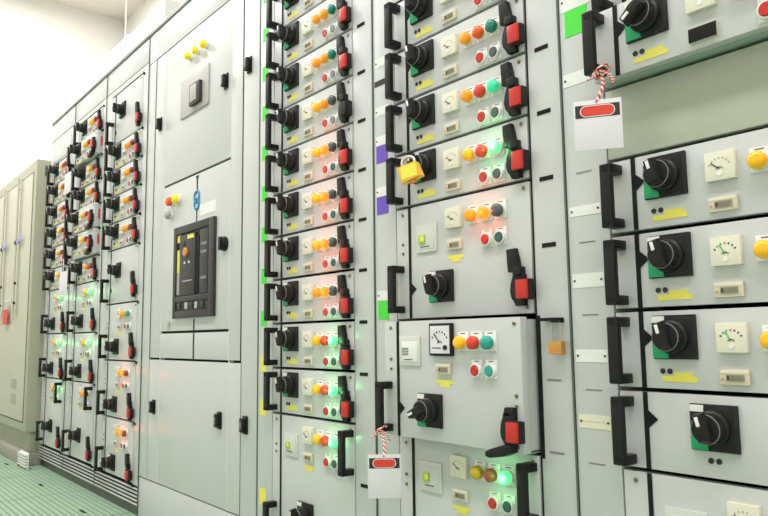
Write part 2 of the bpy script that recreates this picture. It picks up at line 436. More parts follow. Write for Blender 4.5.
# ------------------------------------------------------------------ cabinets
TOP = 2.105
def cabinet(name, label, X0, X1, L, louvre=True, top=1.947, slot_ts=(), slot_len=0.033, base=0.13):
    """the fixed enclosure: posts, header, top rail, louvred foot, plinth and dark interior"""
    r = thing(name, label, 'electrical cabinet', (X0, 0, 0))
    w = X1-X0; l = L-X0; rr = l+W
    b = MB(); b.box(0.0008, l-0.0005, -0.55, 0, base if louvre else 0.05, 1.975, 'paint', 0.0012); obj('frame_post', b, r)
    b = MB(); b.box(rr+0.0025, w-0.0008, -0.55, 0, base if louvre else 0.05, 1.975, 'paint', 0.0012)
    obj('frame_post', b, r)
    b = MB(); b.box(0.0008, w-0.0008, -0.55, 0, 1.979, 2.092, 'paint', 0.0012); obj('header_panel', b, r)
    b = MB(); b.box(l, rr, -0.50, -0.0002, top, 1.975, 'paint', 0.0008); obj('filler_panel', b, r)
    b = MB(); b.box(-0.0, w, -0.56, 0.006, 2.092, TOP, 'rail', 0.001); obj('top_rail', b, r)
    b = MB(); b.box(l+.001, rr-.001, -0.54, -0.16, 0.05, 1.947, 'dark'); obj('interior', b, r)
    b = MB()
    if louvre:
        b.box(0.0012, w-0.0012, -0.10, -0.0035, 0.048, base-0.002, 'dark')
        n = 5
        for k in range(n):
            z = 0.0475+k*(base-0.0475)/n
            b.box(0.003, w-0.005, -0.003, 0.0025, z, z+0.0068, 'paint', 0.0006)
    else:
        b.box(0.003, w-0.003, -0.03, 0.0, 0.052, base-0.002, 'paint')
    g = obj('louvre_grille' if louvre else 'foot_panel', b, r)
    b = MB(); b.box(w-0.0035, w-0.0002, -0.003, 0.0030, 0.05, 2.091, 'seam'); obj('joint_seam', b, r)
    b = MB(); b.box(0.004, w-0.004, -0.004, 0.0006, 1.9752, 1.9788, 'seam'); obj('header_seam', b, r)
    b = MB(); b.box(l+.002, rr-.002, -0.004, 0.0006, top-0.002, top+0.0022, 'gasket'); obj('filler_seam', b, r)
    b = MB(); b.box(0, w, -0.50, -0.012, 0.0, 0.047, 'plinth'); obj('plinth', b, r)
    for t, m in slot_ts:
        q = 0.0044 if m == 'gasket' else 0.0018
        b = MB(); b.box(-slot_len/2, slot_len/2, -0.001, 0.0012, -q, q, m, 0.0005)
        if slot_len < .025: b.disc(0.002, 0, 0.0058, 0, 0.006, 'gasket', n=14)
        o = obj('slot_catch', b, r, (rr+0.040 if slot_len > .025 else rr+0.012, 0, t-0.006))
    return r
def sticker(r, name, x0, x1, z0, z1, m, X0, label=None, studs=False, th=0.0008):
    b = MB(); b.box(x0-X0, x1-X0, -0.0002, th, z0, z1, m)
    if studs:
        for x in (x0+0.005, x1-0.005): b.disc(x-X0, (z0+z1)/2, 0.0022, th-.0002, th+0.001, 'ink', n=10)
        if studs == 2:
            n = 9
            for k in range(n):
                xx = x0-X0+0.008+(x1-x0-0.016)*k/n
                b.box(xx, xx+(x1-x0-0.016)/n*0.7, th-.0002, th+0.0003, (z0+z1)/2-0.0015, (z0+z1)/2+0.0015, 'creamd')
    o = obj(name, b, r)
    if label: o['label'] = label
    return o

ORD = ['topmost', 'second', 'third', 'fourth', 'fifth', 'sixth', 'seventh', 'eighth', 'ninth', 'tenth', 'eleventh']
Y_, O_, R_, G_, T_, K_, LR, LG, HG, AM, BR, RO = 'lens_yellow', 'lens_orange', 'lens_red', 'lens_green', 'lens_teal', 'lens_grey', 'lit_red', 'lit_green', 'half_green', 'lens_amber', 'lens_brown', 'lens_redor'

# ---- far bank, three columns
AX = [(-4.660, -4.147, -4.612), (-4.147, -3.587, -4.062), (-3.587, -3.003, -3.496)]
A1T = [1.820, 1.690, 1.560, 1.430, 1.300, 1.170, 1.040, 0.782, 0.525, 0.132]
A2T = [1.948, 1.820, 1.692, 1.567, 1.440, 1.310, 1.172, 1.040, 0.780, 0.525, 0.132]
A3T = [1.947, 1.692, 1.563, 1.432, 1.300, 1.168, 0.908, 0.645, 0.385, 0.128]
c = cabinet('switchgear_cabinet', 'pale grey cabinet of the far bank standing against the beige cabinet', *AX[0], top=1.820, slot_ts=[(t, 'gasket') for t in A1T], slot_len=0.012)
b = MB(); b.box(0.060, 0.440, 0, 0.002, 1.835, 1.925, 'paint', 0.001); obj('blank_cover', b, c)
b = MB()
for z in (1.9265, 1.8335): b.box(0.058, 0.442, -0.0002, 0.0008, z-0.0015, z+0.0015, 'grey')
b.box(0.0565, 0.0585, -0.0002, 0.0008, 1.8335, 1.9265, 'grey'); obj('cover_seam', b, c)
c = cabinet('switchgear_cabinet', 'pale grey middle cabinet of the far bank with two hanging white cards', *AX[1], top=1.9485, slot_ts=[(t, 'gasket') for t in A2T], slot_len=0.012)
c = cabinet('switchgear_cabinet', 'pale grey cabinet of the far bank adjoining the breaker cabinet', *AX[2], top=1.947, slot_ts=[(t, 'gasket') for t in A3T], slot_len=0.012, base=0.126)
for t in A3T[2:5]: sticker(c, 'strip_sticker', -3.566, -3.520, t-0.004, t+0.012, 'limegreen', AX[2][0], 'green sticker')

A1 = [('single', (Y_, R_, BR)), ('single', (Y_, R_, BR)), ('single', (O_, RO, BR)), ('single', (Y_, AM, BR)), ('single', (O_, AM, BR)), ('single', (Y_, AM, BR)),
      ('double', (O_, AM, LG)), ('double', (O_, AM, LG)), ('bottom', (O_, BR, LG))]
A1D = ['with yellow lamp', 'with yellow lamp', 'with orange lamps', 'with yellow lamp', 'with orange lamp', 'with yellow lamp',
       'tall, with lit green lamp', 'tall, with lit green lamp', 'tallest, with two black handles']
for i, (k, l) in enumerate(A1):
    lab = f'grey {ORD[i]} drawer ' + A1D[i].replace(', small size', '').replace(' and hanging card near it', '') + ' ' + WHERE['A1']
    drawer('A1', AX[0][2], A1T[i], A1T[i]-A1T[i+1], k, lab, l)
A2 = [('single', (Y_, O_, BR), 0), ('single', (Y_, O_, BR), .028), ('single', (Y_, AM, BR), 0), ('single', (O_, O_, BR), 0), ('single', (Y_, O_, BR), .028), ('single', (Y_, O_, BR), .028),
      ('single', (O_, RO, BR), 0), ('double', (Y_, AM, LG), 0), ('double', (O_, AM, LG), 0), ('bottom', (O_, O_, BR), 0)]
A2D = ['yellow-lamped', 'pulled-out, lever turned sideways', 'yellow-lamped', 'orange-lamped', 'pulled-out, lever turned sideways', 'pulled-out, lever turned sideways',
       'orange-lamped', 'tall, green lamp lit', 'tall, green lamp lit', 'tallest, with two black handles']
for i, (k, l, p) in enumerate(A2):
    lab = f'grey {ORD[i]} drawer, {A2D[i]}, ' + WHERE['A2']
    drawer('A2', AX[1][2], A2T[i], A2T[i]-A2T[i+1], k, lab, l, pull=p, lever='side' if p else 'up')
A3 = [('plain', ()), ('single', (O_, O_, BR)), ('single', (O_, O_, BR)), ('single', (O_, O_, BR)), ('single', (O_, O_, BR)), ('plain', ()),
      ('double', (O_, O_, T_)), ('double', (O_, LR, BR)), ('double', (O_, LR, BR))]
A3D = ['tall without lamps', 'orange-lamped', 'orange-lamped', 'orange-lamped', 'orange-lamped', 'tall without lamps', 'tall with teal lamp', 'tall with red glow', 'tall with red glow']
for i, (k, l) in enumerate(A3):
    lab = f'grey {ORD[i]} drawer, {A3D[i]}, ' + WHERE['A3']
    drawer('A3', AX[2][2], A3T[i], A3T[i]-A3T[i+1], k, lab, l)

# ---- drawer column C
CX = (-1.990, -1.389, -1.9005)
CT = [1.847, 1.713, 1.580, 1.447, 1.3135, 1.180, 1.047, 0.914, 0.780, 0.647, 0.513, 0.125]
c = cabinet('switchgear_cabinet', 'pale grey cabinet with green stickers between breaker cabinet and purple-stickered column', *CX, top=1.847, slot_ts=[(t, 'gasket') for t in CT[1:10]] + [(0.37, 'gasket')])
for t in CT[:9]: sticker(c, 'strip_sticker', -1.974, -1.938, t-0.006, t+0.042, 'limegreen', CX[0], 'green sticker')
for t in CT[9:11]+[0.245]: sticker(c, 'strip_sticker', -1.974, -1.938, t-0.014, t+0.036, 'ysticker', CX[0], 'yellow sticker')
Cd = [((Y_, O_, G_), 'topmost, cut by the photo edge', 'red'), ((O_, O_, G_), 'with teal lamp unlit', 'red'), ((O_, O_, G_), 'with dark lamp unlit', 'red'), ((Y_, O_, K_), 'with black lever grip', 'blackm'),
      ((Y_, LR, K_), 'with glowing orange lamps', 'red'), ((Y_, LR, K_), 'with red-glowing lamp', 'red'), ((Y_, LR, K_), 'with red-glowing lamp', 'red'), ((O_, LR, K_), 'with red-glowing lamp', 'red'),
      ((Y_, R_, LG), 'with lit green lamp', 'red'), ((Y_, R_, LG), 'with lit green lamp', 'red'), ((Y_, R_, LG), 'tall, with lit green lamp', 'red')]
for i, (l, d, g) in enumerate(Cd):
    k = 'bottom' if i == 10 else 'single'
    lab = f'grey {ORD[i]} drawer {d}, '.replace('topmost drawer topmost', 'topmost drawer') + WHERE['C']
    drawer('C', CX[2], CT[i], CT[i]-CT[i+1], k, lab, l, grip=g, rh=0.391, caps=('red', 'grey') if i in (1, 2, 3) else ('red', 'dgreen'))

# ---- drawer column D
DX = (-1.389, -0.800, -1.3055)
DT = [1.577, 1.445, 1.312, 1.180, 1.046, 0.7735, 0.506, 0.125]
c = cabinet('switchgear_cabinet', 'pale grey cabinet with two purple stickers on its strip', *DX, top=1.577,
            slot_ts=[(1.312, 'gasket'), (1.18, 'gasket'), (1.046, 'gasket'), (0.914, 'gasket'), (0.655, 'grey'), (0.52, 'grey')])
cD = c
b = MB(); b.box(-0.8885+0.0048+1.389, -0.8805+1.389, -0.001, 0.0012, 0.13, 1.577, 'gasket'); obj('drawer_seal', b, cD)['label'] = 'black rubber seal'
b = MB(); b.box(-0.8826+1.389, -0.8735+1.389, -0.001, 0.0014, 0.500, 0.772, 'gasket'); obj('drawer_seal', b, cD)['label'] = 'wide black rubber seal beside the open drawer'
sticker(c, 'strip_sticker', -1.379, -1.333, 1.176, 1.221, 'purple', DX[0], 'purple sticker')
sticker(c, 'strip_sticker', -1.379, -1.333, 1.043, 1.088, 'purple', DX[0], 'purple sticker')
sticker(c, 'strip_sticker', -1.378, -1.336, 0.778, 0.824, 'limegreen', DX[0], 'green sticker')
for z in (1.2225, 1.0895, 0.826, 1.30, 1.43): sticker(c, 'name_plate', -1.381, -1.331, z, z+0.024, 'white', DX[0], 'white name plate', studs=True)
sticker(c, 'name_plate', -1.384, -1.342, 1.380, 1.395, 'charcoal', DX[0], 'dark name plate')
Dd = [('single', (Y_, R_, G_), 'topmost drawer, cut by the photo edge,', {}),
      ('single', (O_, RO, G_), 'drawer with three unlit lamps', dict(caps=('red', 'dgrey'))),
      ('single', (O_, R_, HG), 'drawer with pale green lamp', dict(caps=('red', 'dgrey'))),
      ('single', (Y_, R_, LG), 'drawer carrying the yellow padlock', dict(caps=('red', 'dgrey'), dark_counter=False)),
      ('double', (O_, LR, K_), 'tall drawer with red-glowing lamp', {}),
      ('double', (Y_, R_, T_), 'pulled-out tall drawer with black-framed meter', dict(pull=0.042, lever='side', dial='framed', caps=('red', 'teal'), angle=112)),
      ('bottom', (AM, BR, LG), 'bottom drawer with brightly lit green lamp', dict(rh=0.388, dark_counter=False))]
for i, (k, l, d, kw) in enumerate(Dd):
    drawer('D', DX[2], DT[i], DT[i]-DT[i+1], k, f'pale grey {d} ' + WHERE['D'], l, **kw)

# ---- drawer column E
EX = (-0.800, -0.205, -0.7095)
ET = [1.445, 1.311, 1.177, 1.044, 0.909, 0.775, 0.640, 0.506, 0.125]
c = cabinet('switchgear_cabinet', 'pale grey cabinet with white screwed name plates, closest to the viewer', *EX, top=1.445, slot_ts=[(t, 'gasket') for t in ET])
for z in (1.041, 0.909, 0.775, 0.640, 0.51):
    b = MB(); b.box(0.024, 0.058, -0.0005, 0.0006, z-0.0068, z-0.0042, 'grey'); obj('slot', b, c)
sticker(c, 'name_plate', -0.796, -0.730, 1.358, 1.398, 'white', EX[0], 'white name plate', studs=True)
sticker(c, 'strip_sticker', -0.787, -0.736, 1.305, 1.357, 'limegreen', EX[0], 'bright green sticker')
sticker(c, 'name_plate', -0.796, -0.728, 1.207, 1.232, 'white', EX[0], 'white name plate', studs=True)
for z0, z1 in ((0.954, 0.973), (0.820, 0.846), (0.684, 0.7065)): sticker(c, 'name_plate', -0.794, -0.727, z0, z1, 'white', EX[0], 'white name plate', studs=True)
sticker(c, 'name_plate', -0.793, -0.727, 0.566, 0.590, 'ivory', EX[0], 'ivory name plate', studs=2)
b = MB(); b.box(EX[2]-EX[0]+0.003, EX[2]-EX[0]+W-0.003, -0.02, 0, 1.047, 1.174, 'filler', 0.0012); obj('blank_panel', b, c)['label'] = 'olive grey blank panel'
Ed = [(0, 'single', (Y_, R_, G_), 'drawer unit above the pulled-out one, only its lower corner showing', {}),
      (1, 'single', (Y_, R_, G_), 'pulled-out drawer above the olive blank panel', dict(pull=0.040, angle=128, dark_counter=True)),
      (3, 'single', (Y_, R_, G_), 'drawer directly under the olive blank panel', {}),
      (4, 'single', (Y_, R_, G_), 'drawer with green-scaled meter, second below the olive blank panel', dict(dial='green')),
      (5, 'single', (Y_, R_, G_), 'drawer with green-needled meter, third below the olive blank panel', dict(dial='green')),
      (6, 'knob', (), 'drawer with only a rotary switch, no meter or lamps', {}),
      (7, 'bottom', (Y_, R_, G_), 'bottom drawer with relay card, below the one with only a switch', {})]
for i, k, l, d, kw in Ed:
    drawer('E', EX[2]+(0.005 if i == 1 else 0), ET[i], ET[i]-ET[i+1], k, f'pale grey {d}', l, angle=kw.pop('angle', 14), **kw)

# ------------------------------------------------------------------ breaker cabinet B
BX0, BX1 = -3.003, -1.990
r = thing('breaker_cabinet', 'wide pale grey cabinet holding the dark circuit breaker, three yellow lamps above', 'electrical cabinet', (BX0, 0, 0))
w = BX1-BX0
def bx(x): return x-BX0
def P(name, x0, x1, z0, z1, m='paint', o0=-0.02, o1=0, bev=0.0012, label=None):
    b = MB(); b.box(bx(x0), bx(x1), o0, o1, z0, z1, m, bev); o = obj(name, b, r)
    if label: o['label'] = label
    return o
P('frame_post', BX0+0.001, -2.9165, 0.172, 2.092, o0=-0.55)
P('frame_post', -2.1055, BX1-0.001, 0.172, 2.092, o0=-0.55)
P('header_panel', -2.9155, -2.1065, 1.9600, 2.092, o0=-0.3)
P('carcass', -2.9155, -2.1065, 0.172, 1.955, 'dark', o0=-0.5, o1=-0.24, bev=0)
P('top_rail', BX0, BX1, 2.092, TOP, 'rail', o0=-0.56, o1=0.006)
P('foot_panel', BX0+0.001, BX1-0.001, 0.0, 0.167, o0=-0.5, o1=-0.001)
P('gasket_frame', -2.9165, -2.1055, 0.172, 1.958, 'gasket', o0=-0.035, o1=-0.021, bev=0)
# upper cubicle: side strips plus two inset doors
P('door_stile', -2.9105, -2.8020, 0.664, 1.954)
P('door_stile', -2.1945, -2.1115, 0.664, 1.954)
for x in (-2.9135, -2.1085): P('door_seam', x-0.0028, x+0.0028, 0.660, 1.957, 'gasket', -0.0215, 0.0008, 0)
for x in (-2.8013, -2.1953): P('door_seam', x-0.0008, x+0.0008, 0.172, 1.957, 'duct', -0.0215, 0.0006, 0)
P('door_seam', BX0+0.004, BX1-0.004, 1.956, 1.9595, 'seam', -0.0215, 0.0006, 0)
P('joint_seam', BX1-0.006, BX1-0.0005, 0.0, 2.091, 'seam', -0.001, 0.0010, 0)
P('joint_seam', BX0+0.0005, BX0+0.003, 0.0, 2.091, 'seam', -0.001, 0.0010, 0)
P('door_seam', -2.1065+0.0005, -2.1025, 0.172, 0.656, 'seam', -0.0215, 0.0006, 0)
up = P('upper_door', -2.8005, -2.1960, 1.3700, 1.954)
md = P('breaker_door', -2.8005, -2.1960, 0.7700, 1.3610)
P('lower_door_panel', -2.8005, -2.1960, 0.664, 0.7605)
P('lower_door', -2.8020, -2.1960, 0.172, 0.6555)
P('door_stile', -2.9985+0.088, -2.8035, 0.172, 0.6555)
P('door_stile', -2.1945, -2.1065, 0.172, 0.6555)
def lamp_on(x, z, lens, lab, s=1.0, name='indicator_lamp'):
    b = MB(); b.lathe(0, 0, [(0.019*s, 0), (0.019*s, 0.006), (0.016*s, 0.009)], 'white', 24); lb = obj(name, b, r, (bx(x), 0, z))
    b = MB(); b.lathe(0, 0, [(0.0165*s, 0.0085), (0.018*s, 0.012), (0.018*s, 0.020), (0.014*s, 0.027), (0.006*s, 0.0295), (0.0005, 0.030)], lens, 28)
    obj('lens', b, lb)['label'] = lab
M['lens_ybright'] = mat('bright_yellow_lens', (0.95, 0.72, 0.01), 0.22, emit=(1, .70, .01), estr=0.15)
for x in (-2.550, -2.480, -2.407): lamp_on(x, 1.850, 'lens_ybright', 'bright yellow lens', 0.88)
lamp_on(-2.702, 1.289, 'lens_redor', 'orange-red lens', 1.0); lamp_on(-2.640, 1.291, 'lens_ybright', 'yellow lens', 1.0)
lamp_on(-2.712, 1.237, 'plate', 'pinkish grey cap', 1.0, 'push_button')
# meter with its plate
b = MB(); b.box(-0.128, 0.128, 0, 0.006, -0.078, 0.078, 'plate', 0.001); mp = obj('meter_plate', b, r, (bx(-2.505), 0, 1.690)); mp['label'] = 'pinkish grey meter plate'
b = MB(); b.box(-0.046, 0.046, 0.006, 0.020, -0.042, 0.042, 'charcoal', 0.003); obj('meter_housing', b, mp, (0.030, 0, -0.014))['label'] = 'dark meter housing'
b = MB(); b.box(-0.030, 0.027, 0.0195, 0.0215, -0.030, 0.034, 'plate', 0.001); obj('meter_screen', b, mp, (0.024, 0, -0.013))['label'] = 'pale meter screen'
# catches
def catch(x, z):
    b = MB()
    b.box(-0.016, 0.016, 0, 0.006, -0.029, 0.029, 'black', 0.004)
    b.box(-0.012, 0.012, 0.006, 0.020, -0.023, 0.023, 'black', 0.005)
    b.box(-0.004, 0.004, 0.0195, 0.0215, -0.012, 0.012, 'grey', 0.001)
    obj('door_catch', b, r, (bx(x), 0, z))['label'] = 'black door catch'
for x, z in ((-2.236, 1.655), (-2.062, 1.660), (-2.852, 1.650), (-2.850, 0.466), (-2.253, 0.460), (-2.068, 0.460)): catch(x, z)
b = MB(); b.lathe(0, 0, [(0.026, 0), (0.026, 0.008), (0.021, 0.010), (0.020, 0.018)], 'black', 24); b.box(-0.009, 0.009, 0.017, 0.024, -0.024, 0.024, 'black', 0.003)
obj('door_knob', b, r, (bx(-2.232), 0, 1.066))['label'] = 'black turning knob beside the breaker'
# single-line diagram tape
b = MB()
b.box(bx(-2.799), bx(-2.197), -0.0215, -0.008, 1.3612, 1.3698, 'gasket')
b.box(bx(-2.799), bx(-2.197), -0.0215, -0.008, 0.7607, 0.7698, 'gasket')
obj('door_gap_gasket', b, r)
ml = None
for x0, x1, z0, z1 in ((-2.4765, -2.4655, 1.294, 1.352), (-2.475, -2.467, 1.176, 1.226), (-2.4845, -2.4735, 0.7705, 0.812), (-2.4845, -2.4735, 0.665, 0.760)):
    b = MB(); b.box(bx(x0), bx(x1), -0.0002, 0.001, z0, z1, 'ink')
    if z1 == 1.352: b.prism([(bx(-2.486), 1.3545), (bx(-2.456), 1.3545), (bx(-2.471), 1.330)], -0.0001, 0.0012, 'ink')
    o = obj('diagram_line', b, r); o['label'] = 'black single-line diagram tape'; ml = ml or o
b = MB()
for zc in (1.2735, 1.2455):
    ring = [(bx(-2.471)+0.021*math.cos(t*PI/12), -0.0012, zc+0.021*math.sin(t*PI/12)) for t in range(25)]
    b.tube(ring, 0.0046, 'blue', 8)
obj('transformer_symbol', b, ml)['label'] = 'blue interlocked rings'
P('name_plate', -2.442, -2.308, 1.194, 1.238, 'white', -0.0002, 0.001, 0, 'white name plate')
P('name_plate', -2.566, -2.428, 2.012, 2.048, 'white', -0.0002, 0.001, 0, 'white name plate on header')
b = MB(); b.lathe(0, 0, [(0.010, 0), (0.010, 0.004), (0.006, 0.006)], 'steel', 16); b.box(-0.003, 0.003, 0.004, 0.008, -0.030, -0.004, 'steel', 0.001); obj('key_lock', b, r, (bx(-2.713), 0, 0.806))

# the breaker itself
cb = thing('circuit_breaker', 'dark charcoal air circuit breaker with orange button set in the wide cabinet door', 'circuit breaker', (-2.4845, 0, 0.817))
def Q(name, x0, x1, z0, z1, o0, o1, m, bev=0.001, label=None, parent=None):
    b = MB(); b.box(x0+2.4845, x1+2.4845, o0, o1, z0-0.817, z1-0.817, m, bev); o = obj(name, b, parent or cb)
    if label: o['label'] = label
    return o
b = MB()
X0, X1, Z0, Z1 = -2.656+2.4845, -2.298+2.4845, 0, 0.3565
for x0, x1, z0, z1 in ((X0, X0+0.026, Z0, Z1), (X1-0.040, X1, Z0, Z1), (X0+.0255, X1-.0395, Z1-0.030, Z1), (X0+.0255, X1-.0395, 0.062, 0.084), (X0+.0255, X1-.0395, Z0, 0.028)):
    b.box(x0, x1, 0.0005, 0.013, z0, z1, 'charcoal', 0.002)
obj('bezel', b, cb)
fp = Q('front_plate', -2.641, -2.342, 0.845, 1.143, 0.0005, 0.006, 'charcoal2', 0)
cu = Q('trip_controller', -2.592, -2.452, 0.902, 1.135, 0.0062, 0.014, 'charcoal', 0.002)
Q('controller_label', -2.520, -2.462, 1.116, 1.131, 0.0138, 0.0146, 'ysticker', 0, 'yellow label strip', cu)
Q('controller_display', -2.580, -2.535, 1.090, 1.112, 0.0138, 0.0150, 'black', 0.0008, 'black display', cu)
b = MB(); b.lathe(0, 0, [(0.017, 0), (0.017, 0.006), (0.014, 0.009), (0.0005, 0.0095)], 'orange', 24); obj('trip_button', b, cu, (-2.530+2.4845, -0.0138, 1.066-0.817))['label'] = 'orange trip button'
for x in (-2.540, -2.500):
    b = MB(); b.lathe(0, 0, [(0.005, 0), (0.005, 0.003), (0.0005, 0.0035)], 'white', 16); obj('test_button', b, cu, (x+2.4845, -0.0138, 1.026-0.817))['label'] = 'white test button'
Q('controller_mark', -2.560, -2.475, 0.955, 0.959, 0.0138, 0.0143, 'plate', 0, 'thin pale line', cu)
Q('state_label', -2.637, -2.602, 1.112, 1.141, 0.0058, 0.0075, 'ysticker', 0, 'yellow square label')
Q('rating_label', -2.634, -2.606, 0.992, 1.082, 0.0058, 0.0075, 'ysticker', 0, 'yellow rating label')
Q('rating_label', -2.634, -2.606, 0.908, 0.990, 0.0058, 0.0075, 'plate', 0, 'pale rating label')
Q('charging_slot', -2.448, -2.424, 0.905, 1.120, 0.0058, 0.0105, 'gasket', 0.001, 'black charging handle slot')
rp = Q('status_panel', -2.416, -2.347, 0.903, 1.140, 0.0062, 0.011, 'charcoal', 0.001)
for z in (1.080, 1.050, 0.955): Q('status_window', -2.405, -2.358, z, z+0.010, 0.0108, 0.0118, 'grey', 0, 'grey status window', rp)
lw = Q('racking_panel', -2.640, -2.343, 0.846, 0.879, 0.0062, 0.0085, 'black', 0)
for x, ww, m in ((-2.615, 0.030, 'charcoal'), (-2.545, 0.026, 'plate'), (-2.500, 0.030, 'charcoal'), (-2.455, 0.022, 'plate'), (-2.405, 0.026, 'charcoal')):
    Q('racking_window', x, x+ww, 0.850, 0.875, 0.0083, 0.0110, m, 0.001, None, lw)

# ------------------------------------------------------------------ beige cabinet at the far end
PR = 0.074
r2 = thing('beige_cabinet', 'beige steel cabinet with long vertical latch rods at the end of the row', 'electrical cabinet', (-6.10, 0, 0))
def Z(name, x0, x1, z0, z1, o0, o1, m='beige', bev=0.002, label=None):
    b = MB(); b.box(x0+6.10, x1+6.10, o0, o1, z0, z1, m, bev); o = obj(name, b, r2)
    if label: o['label'] = label
    return o
Z('housing', -6.10, -4.694, 0.197, 1.875, -0.45, PR, 'beige_shaded', bev=0.006)
b = MB()
for x0, x1, z0, z1 in ((-6.02, -4.755, 1.798, 1.806), (-6.02, -4.755, 0.246, 0.254), (-4.763, -4.755, 0.254, 1.798)):
    b.box(x0+6.10, x1+6.10, PR-0.001, PR+0.0012, z0, z1, 'charcoal')
obj('door_gasket', b, r2)
Z('door_leaf', -6.02, -4.764, 0.2545, 1.7975, PR-0.001, PR+0.004)
Z('plinth', -6.10, -4.72, 0.072, 0.197, -0.43, PR-0.035, 'olive')
Z('hinge_block', -4.6945, -4.688, 1.775, 1.838, 0.0, 0.026, 'seam', 0.001, 'dark hinge block')
for x in (-5.085, -5.520):
    b = MB()
    b.tube([(0, -0.020, 0.52), (0, -0.020, -0.42)], 0.006, 'beige', 10)
    b.tube([(0.055, -0.014, 0.50), (0.055, -0.014, -0.40)], 0.005, 'beige', 10)
    for z in (0.45, 0.10, -0.18, -0.31): b.box(-0.012, 0.012, 0.003, 0.024, z-0.008, z+0.008, 'charcoal' if z < 0.3 else 'beige', 0.001)
    rod = obj('latch_rod', b, r2, (x+6.10, -PR, 1.30))
    b = MB(); b.prism([(0.010, -0.006), (0.16, 0.004), (0.16, 0.030), (0.03, 0.016)], 0.022, 0.025, 'lilac'); b.lathe(0, 0, [(0.012, 0.018), (0.012, 0.030)], 'charcoal', 12)
    obj('latch_tag', b, rod, (0, 0, 0.085))['label'] = 'purple latch tag'
for z in (0.50, 0.405):
    b = MB()
    for k in range(7): b.box(-0.075, 0.075, 0.003, 0.0055, -0.030+k*0.0095, -0.0245+k*0.0095, 'olive', 0.0006)
    obj('vent', b, r2, (-5.03+6.10, -PR, z-0.03))
b = MB(); b.box(-0.072, 0.072, 0.022, 0.024, -0.05, 0.05, 'redink'); rc = obj('red_card', b, r2, (-5.30+6.10, -PR, 0.905)); rc['label'] = 'red card on the door'
b = MB(); b.box(-0.09, 0.07, 0.018, 0.026, 0, 0.012, 'paper', 0.001); obj('card_clip', b, r2, (-5.24+6.10, -PR, 1.005))
tag(obj('concrete_curb', (lambda b: (b.box(-6.3, -4.68, -0.46, 0.080, 0.0, 0.071, 'concrete', 0.004), b)[1])(MB())), 'grey concrete curb under the beige cabinet', 'curb')

# slatted grille piece on the floor against the cabinet foot
b = MB()
for k in range(5): b.box(0, 0.19, 0.004, 0.020, 0.016+0.0155*k, 0.025+0.0155*k, 'white', 0.001)
b.box(-0.004, 0.194, 0, 0.004, 0.0, 0.095, 'duct', 0.001)
g = thing('grille_piece', 'loose white slatted grille piece standing on the floor by the curb', 'grille', (-4.725, -0.082, 0.0))
obj('slat_panel', b, g)
b = MB(); b.box(-0.020, -0.0045, -0.0, 0.016, 0.0, 0.05, 'orange', 0.002); obj('end_clip', b, g)['label'] = 'orange end clip'

# ------------------------------------------------------------------ boxes and rod above the far bank
for x0, x1, h, lab in ((-3.93, -3.60, 0.245, 'white duct box on the far bank top beside the hanging rod'), (-3.595, -3.33, 0.232, 'white duct box in the middle of three on cabinet tops'), (-3.325, -3.10, 0.245, 'white duct box on the cabinet tops next to the tan gap')):
    b = MB(); b.box(x0, x1, -0.50, -0.10, TOP, TOP+h, 'duct', 0.004); b.box(x0+0.02, x1-0.02, -0.48, -0.12, TOP+h, TOP+h+0.006, 'duct', 0.001)
    tag(obj('duct_box', b), lab, 'duct', 'white duct boxes on the cabinet tops')
b = MB(); b.tube([(-3.598, 0.085, TOP), (-3.598, 0.085, 3.72)], 0.0045, 'duct', 10); b.tube([(-3.598, 0.085, TOP), (-3.598, 0.085, TOP+0.006)], 0.012, 'duct', 16)
tag(obj('hanging_rod', b), 'thin white rod rising from the far bank top to the ceiling', 'rod')

